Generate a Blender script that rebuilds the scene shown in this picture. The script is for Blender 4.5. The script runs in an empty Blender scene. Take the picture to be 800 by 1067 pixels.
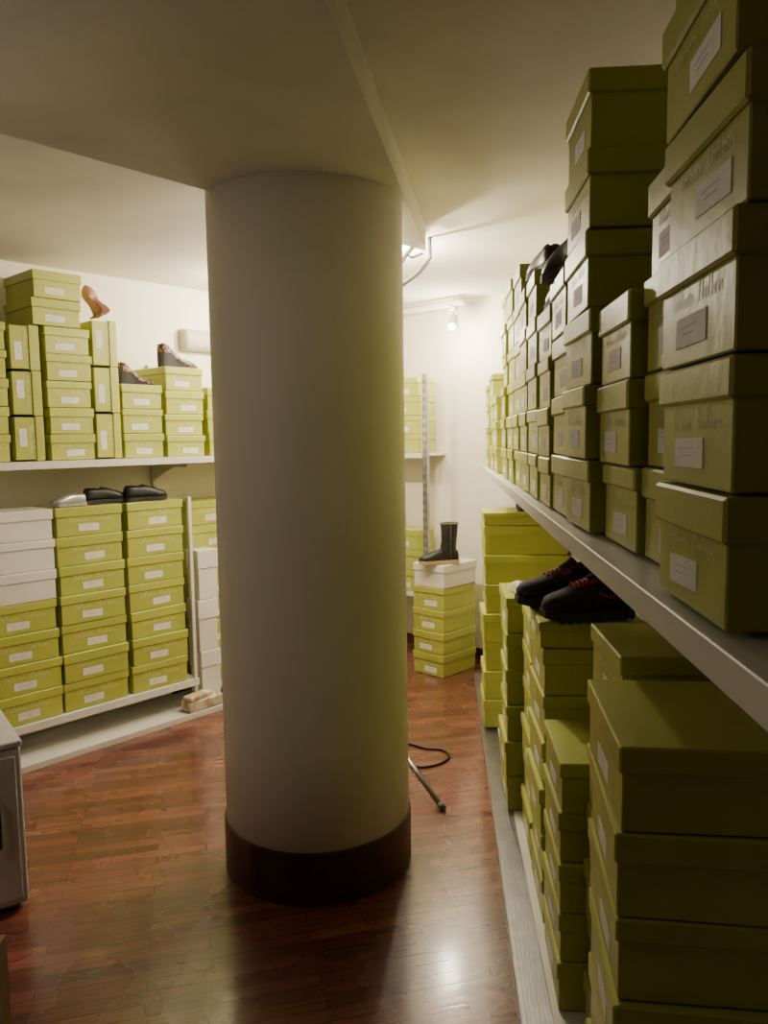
import bpy, math, random
from mathutils import Matrix, Vector
random.seed(7)
scene = bpy.context.scene
COL = scene.collection

# ------------------------------------------------------------ materials
def mat(name, col, rough=0.6, col2=None, scale=8.0, bump=0.0, bscale=60.0, metal=0.0, rnd=0.0, spec=0.5, coat=0.0, r0=.35, r1=.65):
    m = bpy.data.materials.new(name); m.use_nodes = True
    nt = m.node_tree; N = nt.nodes; L = nt.links
    b = N['Principled BSDF']
    b.inputs['Roughness'].default_value = rough
    b.inputs['Metallic'].default_value = metal
    b.inputs['Specular IOR Level'].default_value = spec
    b.inputs['Coat Weight'].default_value = coat
    tc = N.new('ShaderNodeTexCoord')
    c2 = col2 if col2 else tuple(c*0.85 for c in col)
    nz = N.new('ShaderNodeTexNoise'); nz.inputs['Scale'].default_value = scale; nz.inputs['Detail'].default_value = 4
    L.new(tc.outputs['Object'], nz.inputs['Vector'])
    rp = N.new('ShaderNodeValToRGB')
    rp.color_ramp.elements[0].position = r0; rp.color_ramp.elements[1].position = r1
    rp.color_ramp.elements[0].color = (*c2, 1); rp.color_ramp.elements[1].color = (*col, 1)
    L.new(nz.outputs['Fac'], rp.inputs['Fac'])
    out = rp.outputs['Color']
    if rnd > 0:
        oi = N.new('ShaderNodeObjectInfo')
        mr = N.new('ShaderNodeMapRange'); mr.inputs['To Min'].default_value = 1-rnd; mr.inputs['To Max'].default_value = 1+rnd
        L.new(oi.outputs['Random'], mr.inputs['Value'])
        hs = N.new('ShaderNodeHueSaturation')
        L.new(mr.outputs['Result'], hs.inputs['Value']); L.new(out, hs.inputs['Color']); out = hs.outputs['Color']
    L.new(out, b.inputs['Base Color'])
    if bump > 0:
        n2 = N.new('ShaderNodeTexNoise'); n2.inputs['Scale'].default_value = bscale; n2.inputs['Detail'].default_value = 3
        L.new(tc.outputs['Object'], n2.inputs['Vector'])
        bp = N.new('ShaderNodeBump'); bp.inputs['Strength'].default_value = bump; bp.inputs['Distance'].default_value = 0.01
        L.new(n2.outputs['Fac'], bp.inputs['Height']); L.new(bp.outputs['Normal'], b.inputs['Normal'])
    return m

def wood_floor():
    m = bpy.data.materials.new('parquet_wood'); m.use_nodes = True
    nt = m.node_tree; N = nt.nodes; L = nt.links; b = N['Principled BSDF']
    tc = N.new('ShaderNodeTexCoord'); mp = N.new('ShaderNodeMapping')
    mp.inputs['Rotation'].default_value = (0, 0, math.radians(-14))
    L.new(tc.outputs['Object'], mp.inputs['Vector'])
    br = N.new('ShaderNodeTexBrick')
    br.inputs['Scale'].default_value = 1.0
    br.inputs['Brick Width'].default_value = 0.50; br.inputs['Row Height'].default_value = 0.050
    br.inputs['Mortar Size'].default_value = 0.0014; br.inputs['Bias'].default_value = 0.0
    br.inputs['Color1'].default_value = (0.27, 0.088, 0.060, 1)
    br.inputs['Color2'].default_value = (0.115, 0.034, 0.026, 1)
    br.inputs['Mortar'].default_value = (0.03, 0.012, 0.008, 1)
    br.offset = 0.37
    L.new(mp.outputs['Vector'], br.inputs['Vector'])
    m2 = N.new('ShaderNodeMapping'); m2.inputs['Scale'].default_value = (3, 60, 1)
    L.new(mp.outputs['Vector'], m2.inputs['Vector'])
    nz = N.new('ShaderNodeTexNoise'); nz.inputs['Scale'].default_value = 1.5; nz.inputs['Detail'].default_value = 6
    L.new(m2.outputs['Vector'], nz.inputs['Vector'])
    mx = N.new('ShaderNodeMix'); mx.data_type = 'RGBA'; mx.blend_type = 'MULTIPLY'; mx.inputs['Factor'].default_value = 0.75
    rp = N.new('ShaderNodeValToRGB'); rp.color_ramp.elements[0].position = 0.3; rp.color_ramp.elements[1].position = 0.7
    rp.color_ramp.elements[0].color = (0.45, 0.4, 0.38, 1); rp.color_ramp.elements[1].color = (1.25, 1.2, 1.15, 1)
    L.new(nz.outputs['Fac'], rp.inputs['Fac'])
    L.new(br.outputs['Color'], mx.inputs['A']); L.new(rp.outputs['Color'], mx.inputs['B'])
    L.new(mx.outputs['Result'], b.inputs['Base Color'])
    n3 = N.new('ShaderNodeTexNoise'); n3.inputs['Scale'].default_value = 5; n3.inputs['Detail'].default_value = 5
    L.new(tc.outputs['Object'], n3.inputs['Vector'])
    mr = N.new('ShaderNodeMapRange'); mr.inputs['To Min'].default_value = 0.16; mr.inputs['To Max'].default_value = 0.40
    L.new(n3.outputs['Fac'], mr.inputs['Value']); L.new(mr.outputs['Result'], b.inputs['Roughness'])
    b.inputs['Coat Weight'].default_value = 0.8; b.inputs['Coat Roughness'].default_value = 0.13
    bp = N.new('ShaderNodeBump'); bp.inputs['Strength'].default_value = 0.4; bp.inputs['Distance'].default_value = 0.005
    L.new(mx.outputs['Result'], bp.inputs['Height']); L.new(bp.outputs['Normal'], b.inputs['Normal'])
    L.new(bp.outputs['Normal'], b.inputs['Coat Normal'])
    return m

M_GREEN = mat('green_cardboard', (0.46, 0.49, 0.090), 0.42, (0.40, 0.43, 0.076), 3.0, 0.08, 40, rnd=0.08)
M_LABEL = mat('paper_label', (0.82, 0.81, 0.76), 0.7, (0.74, 0.73, 0.69), 30)
M_INK = mat('label_ink', (0.55, 0.54, 0.52), 0.7)
M_PRINT = mat('logo_print', (0.68, 0.70, 0.34), 0.5)
M_WBOX = mat('white_cardboard', (0.82, 0.80, 0.76), 0.55, (0.74, 0.72, 0.68), 3)
M_WALL = mat('wall_plaster', (0.84, 0.79, 0.67), 0.8, (0.80, 0.75, 0.63), 2.5, 0.15, 25)
M_WALLD = mat('low_bounce_wall', (0.18, 0.14, 0.11), 0.8, (0.14, 0.11, 0.085), 2.5, 0.15, 25)  # unseen walls behind camera, colour darkened to cut bounce light on the boxes
M_CEIL = mat('ceiling_plaster', (0.70, 0.66, 0.59), 0.85, (0.58, 0.54, 0.48), 1.6, 0.10, 9)
M_COLM = mat('column_plaster', (0.80, 0.77, 0.66), 0.6, (0.77, 0.74, 0.63), 1.5, 0.05, 12)
M_FLOOR = wood_floor()
M_DWOOD = mat('dark_wood', (0.06, 0.02, 0.014), 0.35, (0.035, 0.012, 0.008), 12)
M_SHELF = mat('white_shelf_metal', (0.76, 0.74, 0.68), 0.4, (0.70, 0.68, 0.62), 3)
M_ALU = mat('aluminium', (0.45, 0.45, 0.46), 0.32, (0.36, 0.36, 0.37), 20, metal=0.85)
M_BLACK = mat('black_leather', (0.012, 0.012, 0.014), 0.45, (0.02, 0.02, 0.022), 30)
M_BSUEDE = mat('dark_suede', (0.035, 0.03, 0.032), 0.85, (0.018, 0.016, 0.018), 40)
M_INNER = mat('dark_lining', (0.01, 0.009, 0.008), 0.9)
M_SOLE = mat('rubber_sole', (0.03, 0.03, 0.03), 0.7)
M_RED = mat('red_lace', (0.34, 0.03, 0.03), 0.7)
M_NUDE = mat('nude_suede', (0.50, 0.27, 0.20), 0.6, (0.42, 0.21, 0.155), 20)
M_LEO = mat('leopard_print', (0.34, 0.18, 0.09), 0.5, (0.028, 0.014, 0.010), 60, r0=.50, r1=.55)
M_SILV = mat('silver_glitter', (0.75, 0.75, 0.76), 0.25, (0.35, 0.35, 0.37), 150, metal=0.6)
M_FUR = mat('shearling', (0.25, 0.20, 0.14), 0.95, (0.10, 0.08, 0.06), 80, 0.5, 150)
M_TAN = mat('tan_sole', (0.45, 0.33, 0.17), 0.7)
M_CABW = mat('cabinet_white', (0.60, 0.59, 0.58), 0.45, (0.56, 0.55, 0.54), 4)
M_CARD = mat('brown_cardboard', (0.36, 0.24, 0.14), 0.8, (0.28, 0.18, 0.10), 8)
M_MARB = mat('marbled_paper', (0.78, 0.72, 0.6), 0.5, (0.38, 0.22, 0.1), 16)
M_PLAST = mat('beige_plastic', (0.50, 0.47, 0.38), 0.6)
M_GREY = mat('grey_slot', (0.12, 0.12, 0.12), 0.6)

# ------------------------------------------------------------ mesh collector
class Part:
    def __init__(s): s.v=[]; s.f=[]; s.m=[]; s.sm=[]; s.mats=[]
    def mi(s, m):
        if m not in s.mats: s.mats.append(m)
        return s.mats.index(m)
    def add(s, verts, faces, m, M=Matrix.Identity(4), smooth=False):
        o=len(s.v); s.v += [tuple(M @ Vector(v)) for v in verts]
        k=s.mi(m)
        for f in faces: s.f.append(tuple(o+i for i in f)); s.m.append(k); s.sm.append(smooth)
    def obj(s, name, parent=None):
        me=bpy.data.meshes.new(name); me.from_pydata(s.v, [], s.f)
        for m in s.mats: me.materials.append(m)
        me.polygons.foreach_set('material_index', s.m); me.polygons.foreach_set('use_smooth', s.sm)
        me.update()
        o=bpy.data.objects.new(name, me); COL.objects.link(o)
        if parent: o.parent=parent
        return o

def bbox(p, c, size, m, M=Matrix.Identity(4), b=0.003):
    hx,hy,hz=[x/2 for x in size]; b=min(b,hx*.4,hy*.4,hz*.4)
    ctr=Vector(c); V=[]; idx={}
    H=(hx,hy,hz)
    for sx in (-1,1):
        for sy in (-1,1):
            for sz in (-1,1):
                S=(sx,sy,sz)
                for a in range(3):
                    co=[S[i]*(H[i] if i==a else H[i]-b) for i in range(3)]
                    idx[(S,a)]=len(V); V.append(Vector(co))
    F=[]
    for a in range(3):
        o1,o2=[i for i in range(3) if i!=a]
        for s in (-1,1):
            q=[]
            for (x,y) in ((-1,-1),(1,-1),(1,1),(-1,1)):
                S=[0,0,0]; S[a]=s; S[o1]=x; S[o2]=y; q.append(idx[(tuple(S),a)])
            F.append(q)
    for a in range(3):
        o1,o2=[i for i in range(3) if i!=a]
        for x in (-1,1):
            for y in (-1,1):
                S0=[0,0,0]; S0[o1]=x; S0[o2]=y; S1=list(S0); S0[a]=-1; S1[a]=1
                S0=tuple(S0); S1=tuple(S1)
                F.append([idx[(S0,o1)],idx[(S1,o1)],idx[(S1,o2)],idx[(S0,o2)]])
    for sx in (-1,1):
        for sy in (-1,1):
            for sz in (-1,1):
                S=(sx,sy,sz); F.append([idx[(S,0)],idx[(S,1)],idx[(S,2)]])
    FF=[]
    for q in F:
        n=(V[q[1]]-V[q[0]]).cross(V[q[2]]-V[q[0]]); c0=sum((V[i] for i in q),Vector())/len(q)
        FF.append(q if n.dot(c0)>0 else q[::-1])
    p.add([v+ctr for v in V], FF, m, M)

def prism(p, poly, z0, z1, m, M=Matrix.Identity(4)):
    a=sum(poly[i][0]*poly[(i+1)%len(poly)][1]-poly[(i+1)%len(poly)][0]*poly[i][1] for i in range(len(poly)))
    if a<0: poly=poly[::-1]
    n=len(poly); V=[(x,y,z0) for x,y in poly]+[(x,y,z1) for x,y in poly]
    F=[tuple(range(n))[::-1], tuple(range(n,2*n))]+[(i,(i+1)%n,n+(i+1)%n,n+i) for i in range(n)]
    p.add(V,F,m,M)

def loft(p, rings, m, M=Matrix.Identity(4), cap=True, smooth=True):
    n=len(rings[0]); V=[v for r in rings for v in r]; F=[]
    for k in range(len(rings)-1):
        for i in range(n):
            j=(i+1)%n; F.append((k*n+i,k*n+j,(k+1)*n+j,(k+1)*n+i))
    if cap:
        F.append(tuple(range(n))[::-1]); F.append(tuple((len(rings)-1)*n+i for i in range(n)))
    p.add(V,F,m,M,smooth)

def tube(p, pts, r, m, M=Matrix.Identity(4), n=10):
    pts=[Vector(q) for q in pts]; rings=[]
    for k,q in enumerate(pts):
        t=(pts[min(k+1,len(pts)-1)]-pts[max(k-1,0)]).normalized()
        up=Vector((0,0,1)) if abs(t.z)<.9 else Vector((1,0,0))
        a=t.cross(up).normalized(); b=t.cross(a).normalized()
        rr=r[k] if isinstance(r,(list,tuple)) else r
        rings.append([q+a*rr*math.cos(2*math.pi*i/n)+b*rr*math.sin(2*math.pi*i/n) for i in range(n)])
    loft(p,rings,m,M)

# ------------------------------------------------------------ shoe boxes
LET=[1,.35,.9,.3,.3,.4,.3,0,0,1,.35,.35,.9,.3,.35,.3]
def logo(p, cx, cz, w, h, y, M):
    n=len(LET)*5; pts=[]
    for i in range(n+1):
        t=i/n; k=min(int(t*len(LET)),len(LET)-1); a=LET[k]; ph=2*math.pi*(i%5)/5
        x=cx-w/2+w*t-math.sin(ph)*w*.016
        z=cz-h*.25+h*.45*a*(1-math.cos(ph))/1.0
        pts.append((x+random.uniform(-.0006,.0006),z,a))
    th=max(.0007,h*0.032); V=[];F=[]
    for i in range(n):
        if pts[i][2]==0: continue
        (x0,z0,_),(x1,z1,_)=pts[i],pts[i+1]
        dx,dz=x1-x0,z1-z0; l=math.hypot(dx,dz)+1e-6; nx,nz=-dz/l*th,dx/l*th
        o=len(V); V+=[(x0-nx,y,z0-nz),(x1-nx,y,z1-nz),(x1+nx,y,z1+nz),(x0+nx,y,z0+nz)]; F.append((o,o+1,o+2,o+3))
    p.add(V,F,M_PRINT,M)

def shoebox(p, M, w, d, h, body=None, label=True, logo_on=True):
    g=body or M_GREEN
    lh=h*random.uniform(.28,.38)
    i=0.006
    bbox(p,(0,d/2,(h-.003)/2),(w-2*i,d-2*i,h-.003),g,M,.002)
    tl=random.uniform(-.006,.006)
    bbox(p,(0,d/2,h-lh/2-.0008),(w,d,lh-.002),g,M @ Matrix.Translation((0,0,h)) @ Matrix.Rotation(tl,4,'Y') @ Matrix.Translation((0,0,-h)),.0035)
    if label:
        lw=min(.11,w*.40); lz=h*.27; lx=random.uniform(-.025,.03)
        LMx=M @ Matrix.Translation((lx,0,lz)) @ Matrix.Rotation(random.uniform(-.05,.05),4,'Y')
        bbox(p,(0,i-.0003,0),(lw,.0010,h*.25),M_LABEL,LMx,.0002)
        for k in range(2):
            bbox(p,(-lw*.08,i-.0009,h*(.04-.06*k)),(lw*(.55-.15*k),.0003,h*.010),M_INK,LMx,.00005)
    if logo_on and g is M_GREEN:
        logo(p, w*.02, h*.54, w*.62, h*.30, i-.0003, M)

def frame(pos, ang):
    return Matrix.Translation(pos) @ Matrix.Rotation(ang,4,'Z')

def stack(name, base, ang, w, d, hs, z0, bodies=None, labels=None, jit=.006, rj=.02):
    p=Part(); z=z0+.0008
    for k,h in enumerate(hs):
        M=frame((base[0]+random.uniform(-jit,jit),base[1]+random.uniform(-jit,jit),z), ang+random.uniform(-rj,rj))
        b=bodies[k] if bodies else None
        shoebox(p,M,w,d,h-.0012,b,True if labels is None else labels[k],True if labels is None else labels[k])
        z+=h
    return p.obj(name), z

# frames
AR=math.radians(4.4); U=(math.sin(AR),math.cos(AR)); R_=(math.cos(AR),-math.sin(AR))
def PR(s,r): return (s*U[0]+r*R_[0], s*U[1]+r*R_[1])
AL=math.radians(43); DL=(math.sin(AL),math.cos(AL)); NL=(-math.cos(AL),math.sin(AL))
Q=(-1.68,3.826)
def PL(s,n): return (Q[0]+s*DL[0]+n*NL[0], Q[1]+s*DL[1]+n*NL[1])
ANG_L=math.radians(90-43)
ANG_R=math.radians(-90-4.4)
F0=(.62,5.45); DF=(math.cos(AL),-math.sin(AL)); NF=(math.sin(AL),math.cos(AL))
def PF(b,n): return (F0[0]-b*DF[0]+n*NF[0], F0[1]-b*DF[1]+n*NF[1])
ANG_F=math.radians(-43)

# ------------------------------------------------------------ room shell
CH=2.54; SOF=2.43
LW=.395
def line_int(p,d,q,e):
    det=d[0]*(-e[1])+e[0]*d[1]
    bx,by=q[0]-p[0],q[1]-p[1]
    t=(bx*(-e[1])+e[0]*by)/det
    return (p[0]+t*d[0],p[1]+t*d[1])
WLp=PL(0,LW); C1=line_int(WLp,DL,F0,DF); RW=.665
C2=line_int(F0,DF,PR(0,RW),U)
XL=-2.6; YB=-1.2
C0=line_int(WLp,DL,(XL,0),(0,1)); C3=line_int(PR(0,RW),U,(0,YB),(1,0))
room=[C0,C1,C2,C3,(XL,YB)]
def wall(name,a,b,out=.08,m=M_WALL):
    dx,dy=b[0]-a[0],b[1]-a[1]; l=math.hypot(dx,dy); n=(-dy/l*out,dx/l*out)
    p=Part(); prism(p,[a,b,(b[0]+n[0],b[1]+n[1]),(a[0]+n[0],a[1]+n[1])],-.02,CH+.02,m); return p.obj(name)
wall('wall_left',C0,C1); wall('wall_far',C1,C2); wall('wall_right',C2,C3)
wall('wall_back',C3,(XL,YB),m=M_WALLD); wall('wall_left_side',(XL,YB),C0,m=M_WALLD)
p=Part(); prism(p,room,-.06,0,M_FLOOR); p.obj('floor')
p=Part(); prism(p,room,CH,CH+.08,M_CEIL)
apx=(.205,3.56)
right_edge_back=(.055+.149*(YB-2.61),YB)
prism(p,[apx,right_edge_back,(XL,YB),(XL,apx[1]-(apx[0]-XL)*.75/.66)],SOF,CH-.0005,M_CEIL)
p.obj('ceiling')

def baseboard(name,a,b):
    dx,dy=b[0]-a[0],b[1]-a[1]; l=math.hypot(dx,dy); n=(dy/l*.014,-dx/l*.014)
    p=Part(); prism(p,[a,b,(b[0]+n[0],b[1]+n[1]),(a[0]+n[0],a[1]+n[1])],0,.08,M_DWOOD); p.obj(name)
baseboard('baseboard_far',C1,C2); baseboard('baseboard_left',C0,C1)

# column
CC=(-.268,2.84); CR=.348
def circ(r,z,n=96): return [(CC[0]+r*math.cos(2*math.pi*i/n),CC[1]+r*math.sin(2*math.pi*i/n),z) for i in range(n)]
p=Part()
loft(p,[circ(CR,z) for z in (.0,.6,1.2,1.8,CH)],M_COLM)
p2=Part()
loft(p2,[circ(CR+.002,0.001),circ(CR+.008,0.001),circ(CR+.008,.182),circ(CR+.006,.188),circ(CR+.001,.19)],M_DWOOD,cap=False,smooth=False)
e=bpy.data.objects.new('round_column',None); COL.objects.link(e)
p.obj('column_shaft',e); p2.obj('column_wood_base',e)

# ------------------------------------------------------------ left shelving unit
def shelf_left():
    p=Part()
    LM=Matrix.Translation((Q[0],Q[1],0)) @ Matrix.Rotation(ANG_L,4,'Z')
    def board(s0,s1,n0,n1,z0,z1,m=M_SHELF):
        bbox(p,((s0+s1)/2,(n0+n1)/2,(z0+z1)/2),(s1-s0,n1-n0,z1-z0),m,LM,.002)
    board(-1.25,2.2,-.03,LW-.002,1.478,1.499)
    board(-1.25,2.2,-.034,-.026,1.464,1.503)
    board(-1.25,.83,-.012,LW-.005,.172,.197)
    board(-1.25,.83,-.016,-.008,.158,.199)
    board(-1.25,.83,.30,.32,.0,.172)
    board(-1.25,1.02,-.107,.29,.012,.03)
    board(-1.25,1.02,-.111,-.103,0,.034)
    for s in (-.38,.815,1.75):
        board(s-.012,s+.012,LW-.03,LW-.004,0,2.05)
        board(s-.006,s+.006,.0,LW-.03,1.44,1.478)
        for k in range(30):
            z=.15+k*.06
            board(s-.003,s+.003,LW-.0315,LW-.03,z,z+.03,M_GREY)
        pr=[(0.04,1.478),(LW-.03,1.478),(LW-.03,1.36)]
        V=[(s-.005,a,b) for a,b in pr]+[(s+.005,a,b) for a,b in pr]
        p.add(V,[(0,1,2),(5,4,3),(0,3,4,1),(1,4,5,2),(2,5,3,0)],M_SHELF,LM)
    board(.80,.822,-.01,.012,.0,1.27)
    return p.obj('wall_shelving_unit')
shelf_left()

hB=.152
stack('shoe_box_stack',PL(-.54,.0),ANG_L,.365,.26,[hB]*7,.2)
stack('shoe_box_stack',PL(-.155,.0),ANG_L,.36,.26,[hB]*7,.2,[None]*4+[M_WBOX]*3,[True]*4+[False]*3)
stack('shoe_box_stack',PL(.215,.0),ANG_L,.36,.26,[hB]*7,.2)
stack('shoe_box_stack',PL(.595,.0),ANG_L,.35,.26,[hB]*7,.2)
stack('shoe_box_stack',PL(1.07,.14),ANG_L,.33,.24,[.15]*8,.031)
stack('shoe_box_stack',PL(1.42,.14),ANG_L,.33,.24,[.15]*8,.001)
stack('white_box_stack',PL(.925,-.00),ANG_L,.14,.13,[.31,.31,.30],.031,[M_WBOX]*3,[False]*3)

hU=.133; wU=.24
zS=1.504
def vstack(name,base,ang,w,h,d,n,z0):
    p=Part(); z=z0+.001
    for k in range(n):
        M=frame((base[0],base[1],z+w/2),ang+random.uniform(-.01,.01)) @ Matrix.Rotation(math.pi/2,4,'Y') @ Matrix.Translation((0,0,-h/2))
        shoebox(p,M,w-.002,d,h)
        z+=w
    return p.obj(name),z
stack('shoe_box_stack',PL(-.555,.0),ANG_L,wU,.34,[hU]*5,zS)
stack('shoe_box_stack',PL(-.275,.0),ANG_L,wU,.34,[hU]*5,zS)
vstack('shoe_box_upright_stack',PL(-.065,.0),ANG_L,.220,.14,.34,3,zS)
stack('shoe_box_stack',PL(.15,.0),ANG_L,.236,.34,[hU]*5,zS)
stack('shoe_box_stack',PL(.11,.005),ANG_L,.25,.34,[hU]*2,zS+5*hU+.002)
up=vstack('shoe_box_upright_stack',PL(.348,.0),ANG_L,.240,.135,.34,3,zS)
stack('shoe_box_stack',PL(.55,.0),ANG_L,.245,.34,[hU]*3,zS)
stack('shoe_box_stack',PL(.81,.0),ANG_L,.25,.34,[hU*.9,hU*.9,hU,hU],zS)
stack('shoe_box_stack',PL(1.09,.0),ANG_L,.25,.34,[hU]*3,zS)

# ------------------------------------------------------------ far shelving
p=Part(); FM=Matrix.Translation((F0[0],F0[1],0)) @ Matrix.Rotation(ANG_F,4,'Z')
def fb(b0,b1,n0,n1,z0,z1,m=M_SHELF):
    bbox(p,(-(b0+b1)/2,(n0+n1)/2,(z0+z1)/2),(abs(b1-b0),n1-n0,z1-z0),m,FM,.002)
for z in (1.46,.46):
    fb(.22,.66,-.27,-.003,z,z+.02)
    fb(.22,.66,-.275,-.268,z-.014,z+.022)
for b,n in ((.195,-.262),(.67,-.262),(.67,-.03)):
        fb(b-.022,b+.022,n-.013,n+.013,0,2.03,M_ALU)
        for k in range(32):
            z=.1+k*.06
            for o in (-.010,.010): fb(b+o-.004,b+o+.004,n-.0145,n-.0125,z,z+.03,M_GREY)
p.obj('metal_shelf_rack')
stack('shoe_box_stack',PF(.43,-.262),ANG_F,.32,.19,[hU]*4,1.483)
stack('shoe_box_stack',PF(.43,-.262),ANG_F,.32,.19,[.15]*3,.483)

# centre stack on floor
ANG_C=math.radians(-43)
cst=stack('shoe_box_stack',(.385-.731*.135,4.945+.682*.135),ANG_C,.27,.36,[.15]*4+[.155],.001,[None]*4+[M_WBOX],[True]*4+[False])
ZC=cst[1]

# ------------------------------------------------------------ right shelving
p=Part(); RM=Matrix.Rotation(-AR,4,'Z')
def rb(s0,s1,r0,r1,z0,z1,m=M_SHELF,b=.002):
    bbox(p,((r0+r1)/2,(s0+s1)/2,(z0+z1)/2),(r1-r0,s1-s0,z1-z0),m,RM,b)
rb(.1,4.98,.25,RW-.004,1.384,1.405)
rb(.1,4.98,.244,.252,1.372,1.409)
for s in (1.44,1.72,2.77,3.7,4.8):
    rb(s-.006,s+.006,.27,RW-.03,1.35,1.384)
rb(.5,5.0,.285,RW-.004,.0,.045)
rb(.5,5.0,.20,.29,0,.026,M_ALU)
for k in range(7):
    rb(.5,5.0,.203+k*.012,.209+k*.012,.026,.033,M_ALU,.002)
p.obj('wall_shelving_unit')
ZR=1.411; wR=.232; dR=.35
def rst(s0,s1,r,hs,z0,d=dR,ex=0,**k):
    return stack('shoe_box_stack',PR((s0+s1)/2,r),ANG_R+math.radians(ex),s1-s0,d,hs,z0,**k)
rst(.726,.965,.258,[.131]*8,ZR)
rst(.985,1.20,.300,[.139]*4,ZR)
rst(1.215,1.44,.288,[.137]*3,ZR)
rst(1.47,1.72,.268,[.141]*6,ZR,jit=.008,rj=.035)
rst(1.75,1.98,.27,[.14]*4,ZR)
rst(2.00,2.22,.27,[.13]*4,ZR)
rst(2.26,2.49,.265,[.132]*5,ZR)
rst(2.52,2.75,.268,[.132]*5,ZR)
rst(2.80,3.03,.272,[.132]*6,ZR)
rst(3.06,3.29,.27,[.132]*6,ZR)
rst(3.33,3.56,.268,[.132]*6,ZR)
rst(3.9,4.13,.268,[.13]*3,ZR)
rst(4.2,4.43,.268,[.13]*4,ZR)
rst(4.5,4.74,.262,[.12]*4,ZR)
# lower right
ZB=.0465
n1=rst(1.23,1.58,.295,[.15]*7,ZB,d=.30,ex=-3)
rst(1.62,1.92,.365,[.155]*7,ZB,d=.26)
rst(1.96,2.28,.305,[.140]*5,ZB,d=.26,ex=0)
n4=rst(2.33,2.66,.298,[.15]*6+[.085],ZB,d=.32)
rst(2.70,3.03,.31,[.15]*6,ZB,d=.27)
n5=rst(3.08,3.40,.25,[.15]*6,ZB,d=.27)
n6=stack('shoe_box_stack',PR(4.0,.432),math.radians(-4.4),.44,.30,[.155]*7+[.07],ZB,labels=[False]*8)
n7=stack('shoe_box_stack',PR(4.38,.42),math.radians(-4.4),.36,.30,[.15]*6,ZB,labels=[False]*6)

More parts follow.
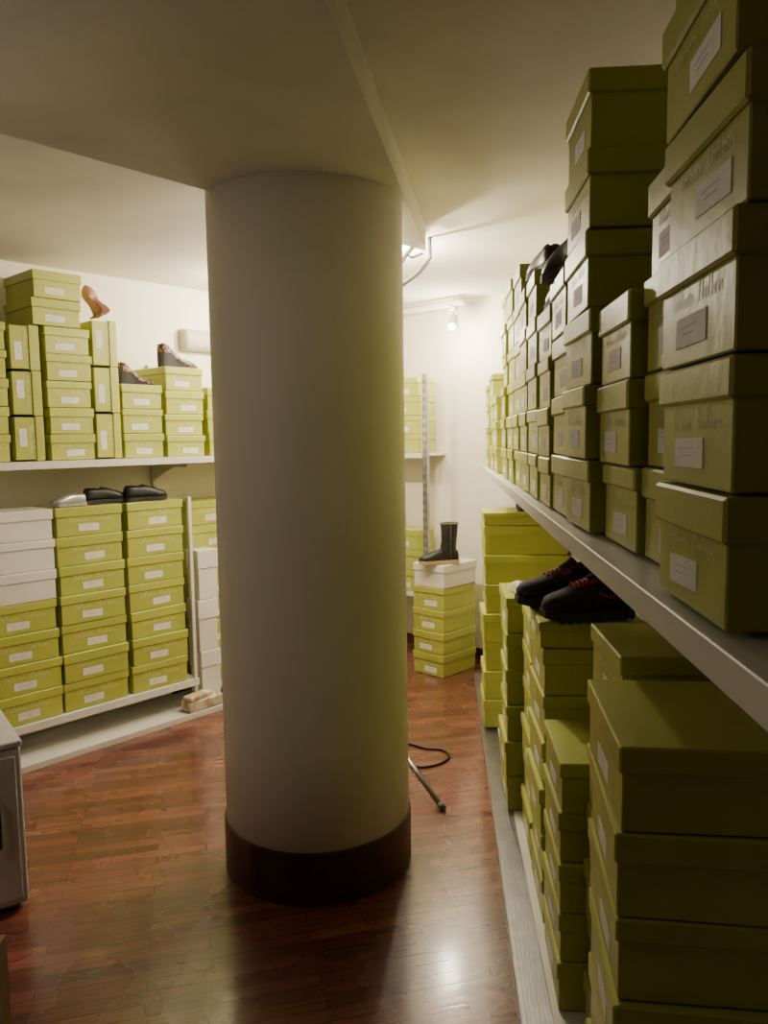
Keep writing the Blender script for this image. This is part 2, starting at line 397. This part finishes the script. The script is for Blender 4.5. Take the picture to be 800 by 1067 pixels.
# ------------------------------------------------------------ shoes
def shoe(name, M, style='sneaker', m=M_BLACK, sole=M_SOLE, lace=None, L=.27, fat=1.0, wedge=False):
    p=Part(); k=L/.27
    T=[0,.03,.09,.18,.28,.40,.52,.64,.76,.87,.95,1.0]
    sh_=.024
    if style=='pump':
        W=[.010,.024,.032,.034,.032,.031,.035,.040,.038,.028,.015,.003]
        H=[.040,.066,.072,.066,.056,.046,.038,.044,.042,.032,.021,.008]
        W=[w*(.7+.3*fat) for w in W]; H=[h*fat for h in H]
        hh=.075
        Z=[hh,hh,hh,hh*.97,hh*.82,hh*.56,hh*.28,hh*.08,.003,.002,.002,.004]
        cav=(.02,.62)
    elif style=='hiker':
        W=[.018,.032,.040,.042,.039,.039,.043,.048,.050,.046,.035,.016]
        H=[.060,.092,.100,.098,.092,.088,.080,.070,.060,.054,.046,.030]
        Z=[.030]*8+[.028,.026,.026,.028]; sh_=.034
        cav=(.05,.33)
    else:
        W=[.014,.026,.033,.035,.033,.033,.038,.043,.045,.040,.028,.010]
        H=[.045,.068,.076,.076,.075,.076,.070,.060,.050,.043,.034,.020]
        Z=[.022]*8+[.02,.018,.018,.02]
        cav=(.05,.36)
    n=24; rings=[]
    for t,w,h,z in zip(T,W,H,Z):
        r=[]
        for i in range(n):
            a=2*math.pi*i/n; c,s=math.cos(a),math.sin(a)
            y=w*math.copysign(abs(c)**.7,c)
            zz=z+h*(.35+.65*s) if s>0 else z+h*.35*(1+math.copysign(abs(s)**.5,s))
            if cav[0]<t<cav[1] and s>.80: zz=z+h*.22; y*=.8
            elif cav[0]<t<cav[1] and s>.5: zz=z+h*.93
            r.append((t*L,y*k,zz*k))
        rings.append(r)
    loft(p,rings,m,M)
    def itp(A,t):
        for i in range(len(T)-1):
            if T[i]<=t<=T[i+1]:
                f=(t-T[i])/(T[i+1]-T[i]); return A[i]*(1-f)+A[i+1]*f
    def top(t): return (itp(Z,t)+itp(H,t))*k
    if style=='hiker':
        col_=[]
        for i in range(21):
            a=2*math.pi*i/20; t=.19+.16*math.cos(a); col_.append((t*L,.033*k*math.sin(a),top(t)-.004))
        tube(p,col_,.009,M_BSUEDE,M,8)
        tube(p,[(.50*L,0,top(.50)-.004),(.40*L,0,top(.40)+.004),(.33*L,0,top(.33)+.020)],[.016,.020,.018],M_BSUEDE,M,10)
        for s in (-1,1):
            tube(p,[(t*L,s*(itp(W,t)*1.0)*k,(itp(Z,t)+itp(H,t)*f)*k) for t,f in ((.03,.45),(.15,.58),(.30,.40),(.45,.6))],.0045,M_RED,M,6)
            tube(p,[(t*L,s*(itp(W,t)*1.0)*k,(itp(Z,t)+itp(H,t)*f)*k) for t,f in ((.50,.62),(.62,.35),(.80,.35),(.95,.4))],.006,M_BSUEDE,M,6)
            for t in [.05+.09*j for j in range(10)]:
                bbox(p,(t*L,s*itp(W,t)*.9*k,.007),(.014,.014,.013),sole,M,.002)
    if style=='boot':
        sh=[]
        for z,cx_,rx,ry in ((.04,.075,.060,.034),(.07,.078,.064,.038),(.10,.070,.054,.038),(.15,.064,.052,.040),(.21,.062,.056,.044),(.265,.062,.060,.047),(.27,.062,.056,.043),(.22,.062,.046,.034),(.10,.066,.036,.026)):
            sh.append([((cx_+rx*math.cos(2*math.pi*i/n))*k,ry*math.sin(2*math.pi*i/n)*k,z*k) for i in range(n)])
        loft(p,sh[:7],m,M,cap=False); loft(p,sh[6:],M_INNER,M)
        tube(p,[((.062+.059*math.cos(a))*k,.046*math.sin(a)*k,.266*k) for a in [2*math.pi*i/20 for i in range(21)]],.006*k,M_FUR,M,8)
        for s in (-1,1): tube(p,[((.062+.002)*k,s*.0455*k,z*k) for z in (.03,.1,.18,.265)],.0022,M_FUR,M,6)
    if style=='pump':
        if wedge:
            so=[[(t*L,-w*.92*k,0),(t*L,w*.92*k,0),(t*L,w*.95*k,(z+.010)*k),(t*L,-w*.95*k,(z+.010)*k)] for t,w,z in zip(T,W,Z)]
            loft(p,so,M_SOLE,M,smooth=False)
        else:
            hr=[]
            for z,rx in ((.078,.024),(.05,.014),(.02,.008),(0,.008)):
                hr.append([((.018+rx*math.cos(2*math.pi*i/12))*k,rx*math.sin(2*math.pi*i/12)*k,z*k) for i in range(12)][::-1])
            loft(p,hr,m,M)
            so=[[(t*L,-w*.9*k,(z-.001)*k),(t*L,w*.9*k,(z-.001)*k),(t*L,w*.9*k,(z+.004)*k),(t*L,-w*.9*k,(z+.004)*k)] for t,w,z in zip(T,W,Z)]
            loft(p,so,sole,M,smooth=False)
    else:
        so=[]
        for t,w in zip(T,W):
            w2=w+.004; zb=0 if t<.85 else (t-.85)*.05
            if style=='hiker': zb+=.008
            so.append([(t*L*1.02-.003,-w2*k,zb),(t*L*1.02-.003,w2*k,zb),(t*L*1.02-.003,w2*k,sh_*k),(t*L*1.02-.003,-w2*k,sh_*k)])
        loft(p,so,sole,M,smooth=False)
    if lace:
        for j in range(6):
            t=.40+j*.048; z=top(t)+.004; z2=top(t+.03)+.004
            tube(p,[(t*L,-.026*k,z-.016),(t*L+.004,-.012*k,z-.001),(t*L+.008,.012*k,z2),(t*L+.012,.026*k,z2-.016)],.003,lace,M,6)
            tube(p,[(t*L+.012,-.026*k,z2-.016),(t*L+.008,-.012*k,z2+.001),(t*L+.004,.012*k,z+.001),(t*L,.026*k,z-.016)],.003,lace,M,6)
        zt_=top(.38)+.006
        for s in (-1,1):
            tube(p,[(.38*L,0,zt_),(.33*L,s*.02,zt_+.014),(.36*L,s*.04,zt_-.004),(.40*L,s*.016,zt_),(.38*L,0,zt_)],.0026,lace,M,6)
    return p.obj(name)
def SM(x,y,z,deg,tilt=0,roll=0):
    return Matrix.Translation((x,y,z+.0015)) @ Matrix.Rotation(math.radians(deg),4,'Z') @ Matrix.Rotation(math.radians(tilt),4,'Y') @ Matrix.Rotation(math.radians(roll),4,'X')

shoe('ankle_boot',SM(.49,5.06,ZC,192),'boot',M_BLACK,M_TAN)
q=PR(2.40,.58); shoe('hiking_shoe',SM(q[0],q[1],n4[1],192),'hiker',M_BSUEDE,M_SOLE,M_RED,.29)
q=PR(2.57,.53); shoe('hiking_shoe',SM(q[0],q[1],n4[1],184),'hiker',M_BSUEDE,M_SOLE,M_RED,.29)
q=PR(4.05,.42); shoe('sneaker',SM(q[0],q[1],n6[1],80),'sneaker',M_BLACK,M_SOLE,None,.22)
q=PR(3.12,.33); shoe('white_shoe',SM(q[0],q[1],n5[1],100),'sneaker',M_WBOX,M_WBOX,None,.14)
q=PR(1.80,.33); shoe('sneaker',SM(q[0],q[1],ZR+.561,98),'sneaker',M_BLACK,L=.24)
q=PR(1.86,.43); shoe('sneaker',SM(q[0],q[1],ZR+.561,75),'sneaker',M_BLACK,L=.24)
q=PR(2.02,.32); shoe('sneaker',SM(q[0],q[1],ZR+.521,85),'sneaker',M_BLACK,L=.22)
q=PR(2.30,.33); shoe('sneaker',SM(q[0],q[1],ZR+.661,95),'sneaker',M_BLACK,L=.22)
q=PR(2.56,.33); shoe('sneaker',SM(q[0],q[1],ZR+.661,85),'sneaker',M_BLACK,L=.22)
zt=.2+7*hB
a=PL(.22,.05); shoe('silver_shoe',SM(a[0],a[1],zt,47+180),'sneaker',M_SILV,M_SILV,None,.18)
a=PL(.235,.10); shoe('sneaker',SM(a[0],a[1],zt,44),'sneaker',M_BLACK,L=.24)
a=PL(.44,.05); shoe('sneaker',SM(a[0],a[1],zt,44),'sneaker',M_BLACK,L=.25)
a=PL(.325,.10); shoe('high_heel_shoe',SM(a[0],a[1],up[1]+.003,148,-78),'pump',M_NUDE,M_NUDE,L=.19,fat=1.8)
a=PL(.44,.07); shoe('wedge_shoe',SM(a[0],a[1],zS+3*hU,44),'pump',M_LEO,L=.22,fat=1.0,wedge=True)
a=PL(.70,.08); shoe('wedge_shoe',SM(a[0],a[1],zS+3.8*hU,44),'pump',M_LEO,L=.25,fat=1.0,wedge=True)
a=PL(1.14,-.14); shoe('sneaker',SM(a[0],a[1],0,50),'sneaker',M_BLACK,L=.25)

# ------------------------------------------------------------ misc objects
p=Part(); MM=frame((*PL(.82,-.085),.0355),ANG_L+.06)
bbox(p,(0,.03,.03),(.24,.09,.06),M_MARB,MM,.006); bbox(p,(-.03,.03,.075),(.17,.07,.028),M_MARB,MM @ Matrix.Rotation(.12,4,'Z'),.004)
p.obj('marbled_paper_box')

p=Part(); K=(-1.24,2.507)
CM=Matrix.Translation((K[0],K[1],0)) @ Matrix.Rotation(math.atan2(.59,.81),4,'Z')
bbox(p,(-.3,.2,.30),(.6,.40,.55),M_CABW,CM,.006)
bbox(p,(-.3,.2,.587),(.61,.41,.022),M_CABW,CM,.004)
bbox(p,(-.3,-.006,.30),(.56,.012,.50),M_CABW,CM,.003)
for x in (-.55,-.05):
    for y in (.05,.35): bbox(p,(x,y,.0125),(.05,.05,.025),M_GREY,CM,.003)
tube(p,[(-.09,-.012,.42),(-.085,-.04,.42),(-.085,-.045,.34),(-.085,-.04,.26),(-.09,-.012,.26)],.007,M_BLACK,CM)
p.obj('white_cabinet')

p=Part(); KM=Matrix.Translation((-.985,1.86,0)) @ Matrix.Rotation(math.radians(4),4,'Z')
bbox(p,(-.2,-.16,.17),(.40,.32,.338),M_CARD,KM,.004)
for y in (-.08,-.24): bbox(p,(-.2,y,.3405),(.40,.155,.004),M_CARD,KM,.001)
bbox(p,(-.2,-.16,.344),(.40,.05,.0015),M_TAN,KM,.0005); bbox(p,(.0005,-.16,.30),(.0015,.05,.07),M_TAN,KM,.0005)
p.obj('cardboard_carton')

p=Part(); AM=Matrix.Translation((Q[0],Q[1],0)) @ Matrix.Rotation(ANG_L,4,'Z')
sec=[(0,0),(0,.13),(-.05,.13),(-.08,.11),(-.09,.07),(-.08,.03),(-.05,0)]
rings=[[(x,LW-.002+a,2.15+b) for a,b in sec] for x in (1.04,1.06,2.3,2.32)]
loft(p,rings,M_PLAST,AM,smooth=True)
p.obj('wall_duct')

p=Part(); T0=(.37,5.40)
TM=Matrix.Translation((T0[0],T0[1],0)) @ Matrix.Rotation(ANG_F,4,'Z')
bbox(p,(-.40,0,CH-.055),(1.30,.034,.03),M_SHELF,TM,.003)
for x in (-.9,-.3,.2): tube(p,[(x,0,CH-.001),(x,0,CH-.045)],.006,M_SHELF,TM)
def spot(x,aim):
    bbox(p,(x,0,CH-.085),(.05,.04,.035),M_SHELF,TM,.004)
    tube(p,[(x,0,CH-.10),(x,0,CH-.14)],.006,M_SHELF,TM)
    A=Vector((x,0,CH-.17)); d=Vector(aim).normalized()
    tube(p,[A-d*.05,A-d*.04,A+d*.03,A+d*.05],[.018,.028,.03,.036],M_SHELF,TM,20)
spot(.16,(.3,-.5,-.8)); spot(-.9,(-.3,-.9,-.3))
p.obj('track_light')

p=Part()
tube(p,[(.185,3.74,CH-.001),(.175,3.73,2.515),(.155,3.72,2.49),(.12,3.72,2.45),(.08,3.72,2.39),(.03,3.74,2.34)],.011,M_ALU)
tube(p,[(.235,3.76,CH-.001),(.235,3.75,2.44),(.225,3.74,2.42),(.18,3.73,2.37),(.13,3.72,2.33),(.06,3.72,2.29),(.02,3.74,2.285)],.011,M_ALU)
tube(p,[(.12,3.72,2.45),(.15,3.725,2.44),(.20,3.735,2.46)],.007,M_ALU)
tube(p,[(-.01,3.76,2.36),(-.01,3.76,2.345),(-.01,3.76,2.27),(-.01,3.76,2.255)],[.03,.045,.05,.045],M_SHELF,n=20)
p.obj('ceiling_lamp_arm')

p=Part(); hub=Vector((.0,3.50,.22))
tube(p,[hub-Vector((0,0,.04)),hub+Vector((0,0,.9))],.012,M_ALU)
for f in ((.238,3.15,.006),(-.28,3.52,.006),(.02,3.95,.006)):
    fv=Vector(f); d=(fv-hub); tube(p,[hub,fv],.013,M_ALU,n=8); tube(p,[fv-d.normalized()*.03,fv+Vector((0,0,.004))],.015,M_GREY,n=8)
p.obj('metal_tripod_stand')
p=Part()
pts=[(.02,3.9),(.12,3.86),(.20,3.80),(.28,3.78),(.31,3.70),(.26,3.62),(.17,3.58),(.08,3.62)]
def smooth_pts(P,z):
    o=[]
    for i in range(len(P)-1):
        p0=P[max(i-1,0)];p1=P[i];p2=P[i+1];p3=P[min(i+2,len(P)-1)]
        for j in range(6):
            t=j/6
            o.append(tuple(.5*((2*p1[c])+(-p0[c]+p2[c])*t+(2*p0[c]-5*p1[c]+4*p2[c]-p3[c])*t*t+(-p0[c]+3*p1[c]-3*p2[c]+p3[c])*t**3) for c in (0,1))+(z,))
    return o
tube(p,smooth_pts(pts,.006),.006,M_BLACK,n=8)
p.obj('power_cable')

# ------------------------------------------------------------ lights
def pl(name,loc,w,col,r=.04):
    d=bpy.data.lights.new(name,'POINT'); d.energy=w; d.color=col; d.shadow_soft_size=r
    o=bpy.data.objects.new(name,d); o.location=loc; COL.objects.link(o); return o
warm=(1,.87,.69)
pl('spot_lamp_light',(.03,3.92,2.36),74,warm,.03)
pl('spot_lamp_light',(-.72,4.62,2.34),42,warm,.03)
pl('spot_lamp_light',(.43,5.22,2.26),30,warm,.03)
pl('fill_light',(-1.65,1.25,1.95),9,(1,.90,.78),.10)  # added fill outside the view, brightens the column front; no real fixture
w=bpy.data.worlds.new('world'); scene.world=w; w.use_nodes=True
w.node_tree.nodes['Background'].inputs['Color'].default_value=(.05,.045,.04,1)

# ------------------------------------------------------------ camera
cd=bpy.data.cameras.new('camera'); cam=bpy.data.objects.new('camera',cd); COL.objects.link(cam)
cd.sensor_fit='VERTICAL'; cd.sensor_height=36; cd.lens=36*800/1067; cd.clip_start=.02
cam.matrix_world=Matrix.Translation((0,0,1.6)) @ Matrix.Rotation(math.radians(90-5.6),4,'X') @ Matrix.Rotation(math.radians(-.8),4,'Z')
scene.camera=cam
